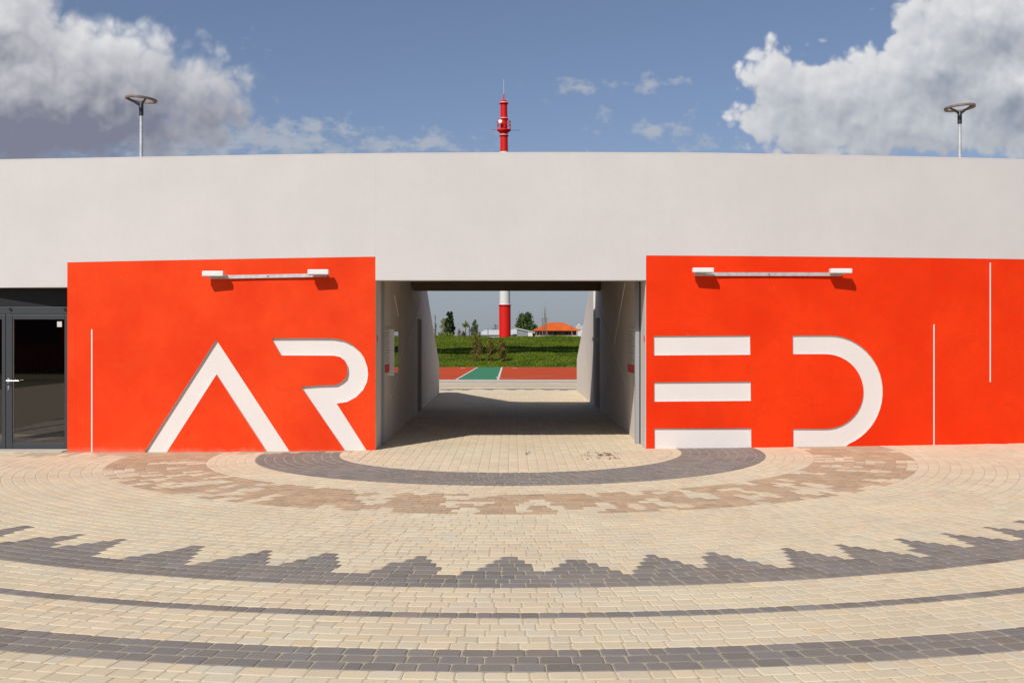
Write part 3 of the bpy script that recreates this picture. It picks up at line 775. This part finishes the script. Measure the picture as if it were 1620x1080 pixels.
# unseen overhead beams, added to cast the two dark bands on the bank
wk = empty('added_shadow_beams', (0, 60.2, 0))
tag(wk, 'unseen pair of overhead beams added to cast the two shadow bands on the bank', 'added shadow caster')
def wkp(fn, name, m):
    b = MB(); fn(b); o = b.build(name, m, None); o.parent = wk; o.location = (0, 0, 0); return o
wk.rotation_euler.z = R_(7.0)
wkp(lambda b: b.box(-30, 30, 1.00, 2.75, 5.50, 5.75), 'shadow_slab', M['shed_grey'])
wkp(lambda b: b.box(-30, 30, -.55, .75, 5.45, 5.65), 'shadow_beam', M['shed_grey'])
for x in (-26, -13, 13, 26): wkp(lambda b, x=x: b.tube([(x, .85, -.3), (x, .85, 5.56)], .13, 12), 'column', M['metal'])

# ------------------------------------------------------------------ plants
def leaves(b, pts, size, rnd, asp=1.6):
    for p in pts:
        a = Vector((rnd.gauss(0, 1), rnd.gauss(0, 1), rnd.gauss(0, 1))).normalized(); c = a.orthogonal().normalized()
        d = a.cross(c); s = size*rnd.uniform(.6, 1.3)
        b.add([p-c*s*.5, p+d*s*.5*asp*.5, p+c*s*.5, p-d*s*.5*asp*.5], [(0, 1, 2, 3)])
def tree(name, px, Y, py_base_z, ytop, wpx, shape, leafm, label, cat='tree', group=None, n=900, leaf=.22, trunk=.12, seed=1, tparts=True, low=.12, gaps=.35):
    rnd = random.Random(seed); z0 = py_base_z; zt = zat(ytop, Y); hgt_ = zt-z0; hw = wpx/F*Y/2*1.3; x0 = xat(px, Y)
    root = empty(name, (x0, Y, z0)); tag(root, label, cat, group)
    t = MB(); tops = []
    t.tube([(0, 0, -.2), (rnd.uniform(-.02, .02)*hgt_, 0, hgt_*.4), (rnd.uniform(-.03, .03)*hgt_, 0, hgt_*.93)], [trunk, trunk*.7, trunk*.12], 7)
    clumps = []
    nb_ = 26
    for i in range(nb_):
        f = low+(1-low)*(i+.5)/nb_
        if shape == 'poplar': w_ = hw*math.sin(math.pi*min(1, .16+f*.83))**.75*(1.1-.3*f)
        elif shape == 'round': w_ = hw*math.sqrt(max(0, 1-((f-.5-low*.3)/.52)**2))
        elif shape == 'cone': w_ = hw*(1.08-f)*1.15
        else: w_ = hw*(.5+.5*math.sin(math.pi*f))
        for _ in range(2):
            a = rnd.random()*2*math.pi; rr = w_*math.sqrt(rnd.random())*.85
            e = Vector((rr*math.cos(a), rr*math.sin(a), f*hgt_*rnd.uniform(.94, 1.0)))
            clumps.append((e, max(w_*.42, hw*.12)))
            t.tube([(0, 0, max(f-.16, .06)*hgt_), e*.6+Vector((0, 0, -.02*hgt_+.4*max(f-.16, .06)*hgt_*0)), e], [trunk*.3, trunk*.18, trunk*.06], 4, caps=False)
    o = t.build('trunk', M['bark'], None); o.parent = root; o.location = (0, 0, 0)
    if n:
        L = MB(); P_ = []
        clumps = [c for c in clumps if rnd.random() > gaps*.5]
        for _ in range(n):
            c, r_ = rnd.choice(clumps); P_.append(c+Vector((rnd.gauss(0, .45), rnd.gauss(0, .45), rnd.gauss(0, .55)))*r_)
        leaves(L, P_, leaf, rnd); o = L.build('crown', leafm, None); o.parent = root; o.location = (0, 0, 0)
    return root
gz_ = 0.0
G1 = 'three young conifers at the foot of the bank'
def onberm(px, py):
    Y = YB0
    while zat(py, Y) > berm_z(xat(px, Y), Y) and Y < 75: Y += .02
    return Y
for (px, pb, pt_, wd, sd, lb) in ((753.5, 571, 525, 16, 3, 'tallest and leftmost of the three young brownish shrubs on the bank'),
                                  (776, 571, 533, 11.5, 4, 'thin middle one of the three young shrubs on the bank'),
                                  (793.5, 571.5, 534, 15, 5, 'rightmost of the three young shrubs on the bank, below the chimney')):
    Y = onberm(px, pb); tree('young_shrub', px, Y, berm_z(xat(px, Y), Y), pt_, wd, 'poplar', M['leaf_rust'], lb, 'shrub', 'young shrubs planted on the grass bank', n=2700, leaf=.055, trunk=.018, gaps=.7, seed=sd, low=.06)
tree('poplar_tree', 709.5, 210, 0, 492, 12, 'poplar', M['leaf_dark'], 'tall dark green poplar left of the far sapling', n=3600, leaf=.38, trunk=.15, seed=21, group='trees beyond the bank', low=.08)
tree('poplar_tree', 714, 212, 0, 493, 9, 'poplar', M['leaf_dark'], 'dark green poplar with a pointed top right beside the tallest one', n=3000, leaf=.38, trunk=.15, seed=23, group='trees beyond the bank', low=.08)
tree('broadleaf_tree', 751.5, 220, 0, 506, 13, 'poplar', M['leaf_grey'], 'greyish green oval tree left of the white warehouse', n=2400, leaf=.34, trunk=.16, seed=24, group='trees beyond the bank', low=.12)
tree('broadleaf_tree', 830, 330, 0, 496, 25, 'round', M['leaf_mid'], 'broad mid green tree behind the warehouse right of the chimney', n=3600, leaf=.60, trunk=.2, seed=25, group='trees beyond the bank', low=.10)
tree('broadleaf_tree', 843, 300, 0, 513, 16, 'round', M['leaf_mid'], 'low bushy green tree touching the corner of the orange roof', n=1000, leaf=.4, trunk=.15, seed=26, group='trees beyond the bank')
tree('young_tree', 688.5, 120, 0, 497, 7, 'poplar', M['leaf_yellow'], 'slender pale green sapling at the left edge of the view through the passage', n=260, leaf=.13, trunk=.035, seed=27, group='trees beyond the bank', gaps=.8)
tree('young_tree', 701.5, 115, 0, 503, 12, 'open', M['leaf_yellow'], 'yellow green young tree in front of the dark poplars', n=620, leaf=.13, trunk=.04, seed=28, group='trees beyond the bank', gaps=.8)
tree('bush', 697, 108, 0, 526, 20, 'round', M['leaf_yellow'], 'yellowish low bush behind the bank on the left', 'bush', n=800, leaf=.13, trunk=.04, seed=29, group='bushes beyond the bank')
tree('bush', 712, 109, 0, 527, 16, 'round', M['leaf_yellow'], 'small yellow green bush at the foot of the dark poplars', 'bush', n=600, leaf=.13, trunk=.04, seed=37, group='bushes beyond the bank')
tree('bush', 727, 130, 0, 519, 16, 'cone', M['leaf_pink'], 'pinkish brown bush beside the dark poplars', 'bush', n=420, leaf=.16, trunk=.05, seed=30, group='bushes beyond the bank', gaps=.6)
tree('bush', 735, 150, 0, 525, 12, 'round', M['leaf_dark'], 'small dark green bush right of the pinkish bush', 'bush', n=420, leaf=.2, trunk=.05, seed=31, group='bushes beyond the bank')
tree('bare_tree', 862, 235, 0, 474, 16, 'open', M['leaf_pink'], 'tall thin bare tree in front of the orange roofed house', n=0, trunk=.05, seed=33, group='trees beyond the bank')
tree('bare_tree', 783.5, 330, 0, 512.5, 10, 'round', M['leaf_pink'], 'small bare brown tree above the white warehouse roof', n=350, leaf=.25, trunk=.12, seed=34, group='trees beyond the bank')
def sapling(px, ytop, Y, seed, label):                 # staked sapling with a few upright leafy shoots
    rnd = random.Random(seed); root = empty('sapling', (xat(px, Y), Y, 0)); tag(root, label, 'tree', 'trees beyond the bank')
    zt = zat(ytop, Y); zc = zat(516.5, Y); t = MB(); t.tube([(0, 0, -.2), (.02, 0, zc)], [.05, .035], 6); P_ = []
    for a, l in ((-.75, .8), (0.02, 1.0), (.7, .75), (1.25, .6), (-1.2, .5)):
        e = Vector((math.sin(a)*l*(zt-zc), rnd.uniform(-.1, .1), zc+math.cos(a)*l*(zt-zc)))
        t.tube([(.02, 0, zc-.05), e], [.025, .012], 5, caps=False)
        for q in range(45): P_.append(Vector((.02, 0, zc)).lerp(e, rnd.uniform(.3, 1.05))+Vector((rnd.gauss(0, .05), rnd.gauss(0, .05), rnd.gauss(0, .05))))
    o = t.build('trunk', M['bark'], None); o.parent = root; o.location = (0, 0, 0)
    L = MB(); leaves(L, P_, .13, rnd); o = L.build('crown', M['leaf_yellow'], None); o.parent = root; o.location = (0, 0, 0)
sapling(736.3, 509, 100, 41, 'sapling with upright leafy shoots between the poplars and the grey oval tree')
b = MB(); Yp = 105; x = xat(742.6, Yp); b.tube([(x, Yp, -.2), (x, Yp, zat(516, Yp))], .04, 8); b.tube([(x, Yp, zat(516.3, Yp)), (x-.12, Yp, zat(515.2, Yp)), (x-.25, Yp, zat(515.8, Yp))], [.05, .09, .04], 6)
tag(b.build('post_lamp', M['lamp_dark']), 'thin dark lamp post right of the leafy sapling', 'lamp post')

# ------------------------------------------------------------------ chimney
YC = 120.0; mp = YC/F
cx0 = xat(799, YC)
ch = empty('striped_chimney', (cx0, YC, 0)); tag(ch, 'tall red and white striped chimney with a railed platform near its top', 'chimney')
lean = -(2.0*mp)/(28.0)
def Lx(z): return lean*z
def chp(prof, name, m, n=40, parent=ch):
    b = MB(); b.lathe(prof, (0, 0, 0), n); b.v = [(x+Lx(z), y, z) for x, y, z in b.v]; o = b.build(name, m, None); o.parent = parent; o.location = (0, 0, 0); return o
zc = lambda py: zat(py, YC)
rad = lambda px: px/2*mp
chp([(rad(18.4), -.3), (rad(18.2), zc(484))], 'shaft', M['red_gloss'])
chp([(rad(16.8), zc(484)+.001), (rad(15.2), zc(360)), (rad(12.8), zc(243))], 'shaft', M['white_gloss'])
chp([(rad(12.3), zc(241.5)), (rad(11.8), zc(215)), (rad(10.6), zc(163)), (rad(10.6), zc(161)), (rad(7), zc(158.5)), (0.01, zc(158.5))], 'shaft', M['red_gloss'])
for py, w_, m_ in ((483, 20.5, 'red_gloss'), (242.3, 15.5, 'white_gloss'), (215, 14.5, 'red_gloss'), (188.7, 14.0, 'red_gloss'), (164, 14.2, 'red_gloss')):
    z = zc(py); chp([(rad(w_-6), z-.05), (rad(w_), z-.05), (rad(w_), z+.05), (rad(w_-6), z+.06)], 'flange', M[m_])
    chp([(rad(w_-4.6), z+.07), (rad(w_-2.2), z+.07), (rad(w_-2.2), z+.13), (rad(w_-5.0), z+.14)], 'white_band', M['white_gloss'])
for py0 in (208.0,):
    z = zc(207); chp([(rad(12), z-.25), (rad(21.5), z), (rad(21.5), z+.12), (rad(11), z+.13)], 'platform', M['red_gloss'])
    b = MB(); Rr_ = rad(21); zt_ = zc(192.5)
    for i in range(12):
        a = 2*math.pi*i/12; b.tube([(Rr_*math.cos(a), Rr_*math.sin(a), z+.1), (Rr_*math.cos(a), Rr_*math.sin(a), zt_)], .03, 6)
    for zz_ in (zt_, (zt_+z)/2+.1):
        b.tube([(Rr_*math.cos(2*math.pi*i/32), Rr_*math.sin(2*math.pi*i/32), zz_) for i in range(33)], .03, 6, caps=False)
    b.v = [(x+Lx(q), y, q) for x, y, q in b.v]; o = b.build('railing', M['red_gloss'], None); o.parent = ch; o.location = (0, 0, 0)
    b = MB(); b.tube([(-20.5*mp, 0, zc(205.6)), (26*mp, 0, zc(206.3))], .018, 6); b.v = [(x+Lx(q), y, q) for x, y, q in b.v]
    o = b.build('cross_antenna', M['lamp_dark'], None); o.parent = ch; o.location = (0, 0, 0)
b = MB(); b.tube([(0, 0, zc(158)), (0, 0, zc(149.5))], .06, 8); b.v = [(x+Lx(q), y, q) for x, y, q in b.v]; o = b.build('beacon', M['red_gloss'], None); o.parent = ch; o.location = (0, 0, 0)
b = MB(); b.tube([(0, 0, zc(149.5)), (0, 0, zc(126))], .018, 6); b.v = [(x+Lx(q), y, q) for x, y, q in b.v]; o = b.build('antenna', M['white_metal'], None); o.parent = ch; o.location = (0, 0, 0)
b = MB(); b.tube([(-5.2*mp, -.5, zc(194.5)), (-5.8*mp, -.72, zc(194))], [.16, .22], 12); b.v = [(x+Lx(q), y, q) for x, y, q in b.v]; o = b.build('dish', M['white_gloss'], None); o.parent = ch; o.location = (0, 0, 0)

# ------------------------------------------------------------------ far buildings
def place(name, Y, px, label, cat, group=None):
    e = empty(name, (xat(px, Y), Y, 0)); tag(e, label, cat, group); return e
def sub(root, fn, name, m):
    b = MB(); fn(b); o = b.build(name, m, None, (root.location.x, root.location.y, 0)); o.parent = root; o.location = (0, 0, 0); return o
YH = 250
hs_ = place('tiled_house', YH, 879, 'low brick house with a wide orange hipped tile roof beyond the bank', 'house')
hx = lambda p: xat(p, YH); hz = lambda p: zat(p, YH)
def roof(b):
    x0, x1 = hx(842.5), hx(917); xa, xb = hx(868.5), hx(890); zE, zR = hz(522.4), hz(510); d = 4.6
    vs = [(x0, YH-d, zE), (x1, YH-d, zE), (x1, YH+d, zE), (x0, YH+d, zE), (xa, YH, zR), (xb, YH, zR),
          (x0, YH-d, zE-.12), (x1, YH-d, zE-.12), (x1, YH+d, zE-.12), (x0, YH+d, zE-.12)]
    b.add(vs, [(0, 1, 5, 4), (1, 2, 5), (2, 3, 4, 5), (3, 0, 4), (0, 6, 7, 1), (1, 7, 8, 2), (2, 8, 9, 3), (3, 9, 6, 0), (6, 9, 8, 7)])
sub(hs_, roof, 'roof', M['tile'])
sub(hs_, lambda b: b.box(hx(850), hx(911), YH-3.2, YH+3.6, -.2, hz(523.2)), 'wall', M['brick'])
for p in (857.5, 878, 895.5, 901.5): sub(hs_, lambda b, p=p: b.box(hx(p-1.4), hx(p+1.4), YH-3.26, YH-3.205, -.1, hz(525.4)), 'opening', M['black'])
for p in (848, 853, 865, 904, 912): sub(hs_, lambda b, p=p: b.box(hx(p-.35), hx(p+.35), YH-4.3, YH-4.2, -.2, hz(523)), 'column', M['wood'])
sub(hs_, lambda b: b.box(hx(846), hx(912), YH-4.32, YH-4.24, -.2, zat(530.2, YH)), 'low_wall', M['kerb'])
YW = 300
wh = place('warehouse', YW, 775, 'long white warehouse with a shallow metal roof behind the red chimney', 'warehouse')
wx = lambda p: xat(p, YW); wz = lambda p: zat(p, YW)
def wroof(b):
    x0, x1 = wx(758), wx(818); z0, z1 = wz(529), wz(520.8)
    b.add([(x0, YW-4, z0), (x1, YW-4, z0), (x1, YW+8, z1), (x0+1.2, YW+8, z1-.15), (x0, YW-4, z0-.12), (x1, YW-4, z0-.12)], [(0, 1, 2, 3), (0, 4, 5, 1)])
sub(wh, wroof, 'roof', M['shed'])
sub(wh, lambda b: b.box(wx(759), wx(817), YW-3.6, YW+7.6, -.2, wz(529.6)), 'wall', M['shed'])
sub(wh, lambda b: b.box(wx(760), wx(816.5), YW-3.70, YW-3.61, wz(530.7), wz(529.7)), 'window_strip', M['ink'])
sh = place('shed', 290, 830, 'grey shed with white gable roof between the chimney and the orange roofed house', 'shed')
def sx(p): return xat(p, 290)
def sroof(b):
    x0, x1 = sx(808), sx(846); z0, z1 = zat(525.4, 290), zat(518.5, 290); xr = sx(817)
    b.add([(x0, 286, z0+.3), (xr, 286, z1), (x1, 286, z0), (x0, 296, z0+.3), (xr, 296, z1), (x1, 296, z0), (x0, 286, z0), (xr, 286, z1-.25), (x1, 286, z0-.2)], [(0, 1, 4, 3), (1, 2, 5, 4), (0, 6, 7, 1), (1, 7, 8, 2)])
sub(sh, sroof, 'roof', M['shed'])
sub(sh, lambda b: b.add([(sx(818), 286.3, -.2), (sx(842), 286.3, -.2), (sx(842), 286.3, zat(526, 290)), (sx(818), 286.3, zat(521, 290)), (sx(818), 296, -.2), (sx(842), 296, -.2), (sx(842), 296, zat(526, 290)), (sx(818), 296, zat(521, 290))],
     [(0, 1, 2, 3), (1, 5, 6, 2), (4, 7, 6, 5), (0, 3, 7, 4)]), 'wall', M['shed_grey'])
sub(sh, lambda b: b.box(sx(835), sx(842), 286.1, 286.25, -.2, zat(526.3, 290)), 'door', M['shed'])
tk = place('low_building', 270, 843, 'small cream building at the left end of the orange roofed house', 'building')
sub(tk, lambda b: b.box(xat(835.5, 270), xat(842, 270), 268, 271, -.2, zat(524.5, 270)), 'wall', M['white'])
sub(tk, lambda b: b.box(xat(835.2, 270), xat(842.3, 270), 267.8, 271.2, zat(524.5, 270), zat(523.7, 270)), 'roof', M['shed'])
Yf = 600
tb = place('apartment_block', Yf, 922, 'pale distant apartment block right of the orange roofed house', 'building')
fx = lambda p: xat(p, Yf)
sub(tb, lambda b: b.box(fx(912), fx(935), Yf, Yf+12, -.2, zat(514.5, Yf)), 'wall', M['shed'])
sub(tb, lambda b: b.box(fx(914.5), fx(917.5), Yf+1, Yf+4, zat(514.5, Yf), zat(512.5, Yf)), 'roof_hut', M['shed'])
for i in range(4):
    for j in range(2): sub(tb, lambda b, i=i, j=j: b.box(fx(913.5+i*3.0), fx(914.9+i*3.0), Yf-.2, Yf-.01, zat(521-j*4.2, Yf), zat(518.6-j*4.2, Yf)), 'window', M['ink'])
Yp = 240
def upole(px, top, lab, arms=True):
    root = empty('utility_pole', (xat(px, Yp), Yp, 0)); tag(root, lab, 'utility pole', 'utility poles by the orange roofed house')
    b = MB(); b.tube([(0, 0, -.2), (0, 0, zat(top, Yp))], [.11, .07], 8); o = b.build('pole', M['wood'], None); o.parent = root; o.location = (0, 0, 0)
    if arms:
        b = MB()
        for d in (.15, .55): b.box(-.33, .33, -.05, .05, zat(top, Yp)-d-.05, zat(top, Yp)-d+.05)
        for d in (-.3, 0, .3): b.tube([(d, 0, zat(top, Yp)-.1), (d, 0, zat(top, Yp)+.1)], .035, 6)
        o = b.build('crossarm', M['wood'], None); o.parent = root; o.location = (0, 0, 0)
upole(858.3, 503.7, 'left utility pole of the pair before the orange roof'); upole(864.3, 502.5, 'right utility pole of the pair before the orange roof')
upole(904.3, 514.5, 'plain thin pole at the right end of the orange roof', False)
upole(772, 519, 'plain thin pole in front of the white warehouse', False)
# green net fence along the far edge of the bank
# ------------------------------------------------------------------ leaf litter by the passage
lf = MB(); lr = random.Random(4)
for (px, py, n_, sp) in ((956, 720.5, 34, .09), (950, 719.6, 16, .14), (927, 723.5, 12, .09), (969, 727, 12, .08), (835, 718.5, 5, .03), (836, 716, 4, .05)):
    x0, y0 = gpt(px, py)
    for _ in range(n_):
        x = x0+lr.gauss(0, sp); y = y0+lr.gauss(0, sp*1.6); a = lr.random()*6.28; s = lr.uniform(.012, .03); z = float(ground_z(x, y))+.002+lr.random()*.004
        lf.add([(x+s*math.cos(a+q)*(1 if i % 2 else .5), y+s*math.sin(a+q)*(1 if i % 2 else .5), z+lr.random()*.014) for i, q in enumerate((0, 1.57, 3.14, 4.71))], [(0, 1, 2, 3)])
tag(lf.build('dry_leaves', M['leafdry']), 'scatter of dry brown leaves on the paving before the passage', 'leaves', kind='stuff')

# ------------------------------------------------------------------ unseen railing and backdrop added behind the camera for the door glass to mirror
fe = empty('reflection_railing', (0, -14, 0)); tag(fe, 'unseen dark metal railing, added behind the plaza for the glass doors to mirror', 'added fence')
b = MB()
for i in range(270): b.box(-26+i*.15, -26+i*.15+.03, -.015, .015, -.05, 1.15)
o = b.build('balusters', M['black'], None); o.parent = fe; tag(o)
b = MB(); b.box(-26, 14, -.03, .03, 1.15, 1.2); b.box(-26, 14, -.03, .03, .1, .14); o = b.build('rails', M['black'], None); o.parent = fe

pvn = empty('backdrop', (0, -26, 0)); tag(pvn, 'unseen dark red pavilion across the plaza, mirrored in the glass doors', 'building')  # unseen building, added only to give the door glass a dark red reflection
def pvp(fn, name, m):
    b = MB(); fn(b); o = b.build(name, m, None); o.parent = pvn; o.location = (0, 0, 0)
pvp(lambda b: b.box(-34, 6, -4, 0, -.2, 4.6), 'wall', M['rear_red'])
pvp(lambda b: b.box(-34.4, 6.4, -4.4, .4, 4.601, 4.85), 'roof', M['lamp_dark'])
for i in range(8): pvp(lambda b, i=i: b.box(-32+i*4.6, -29.6+i*4.6, .002, .05, 1.2, 3.4), 'window', M['black'])
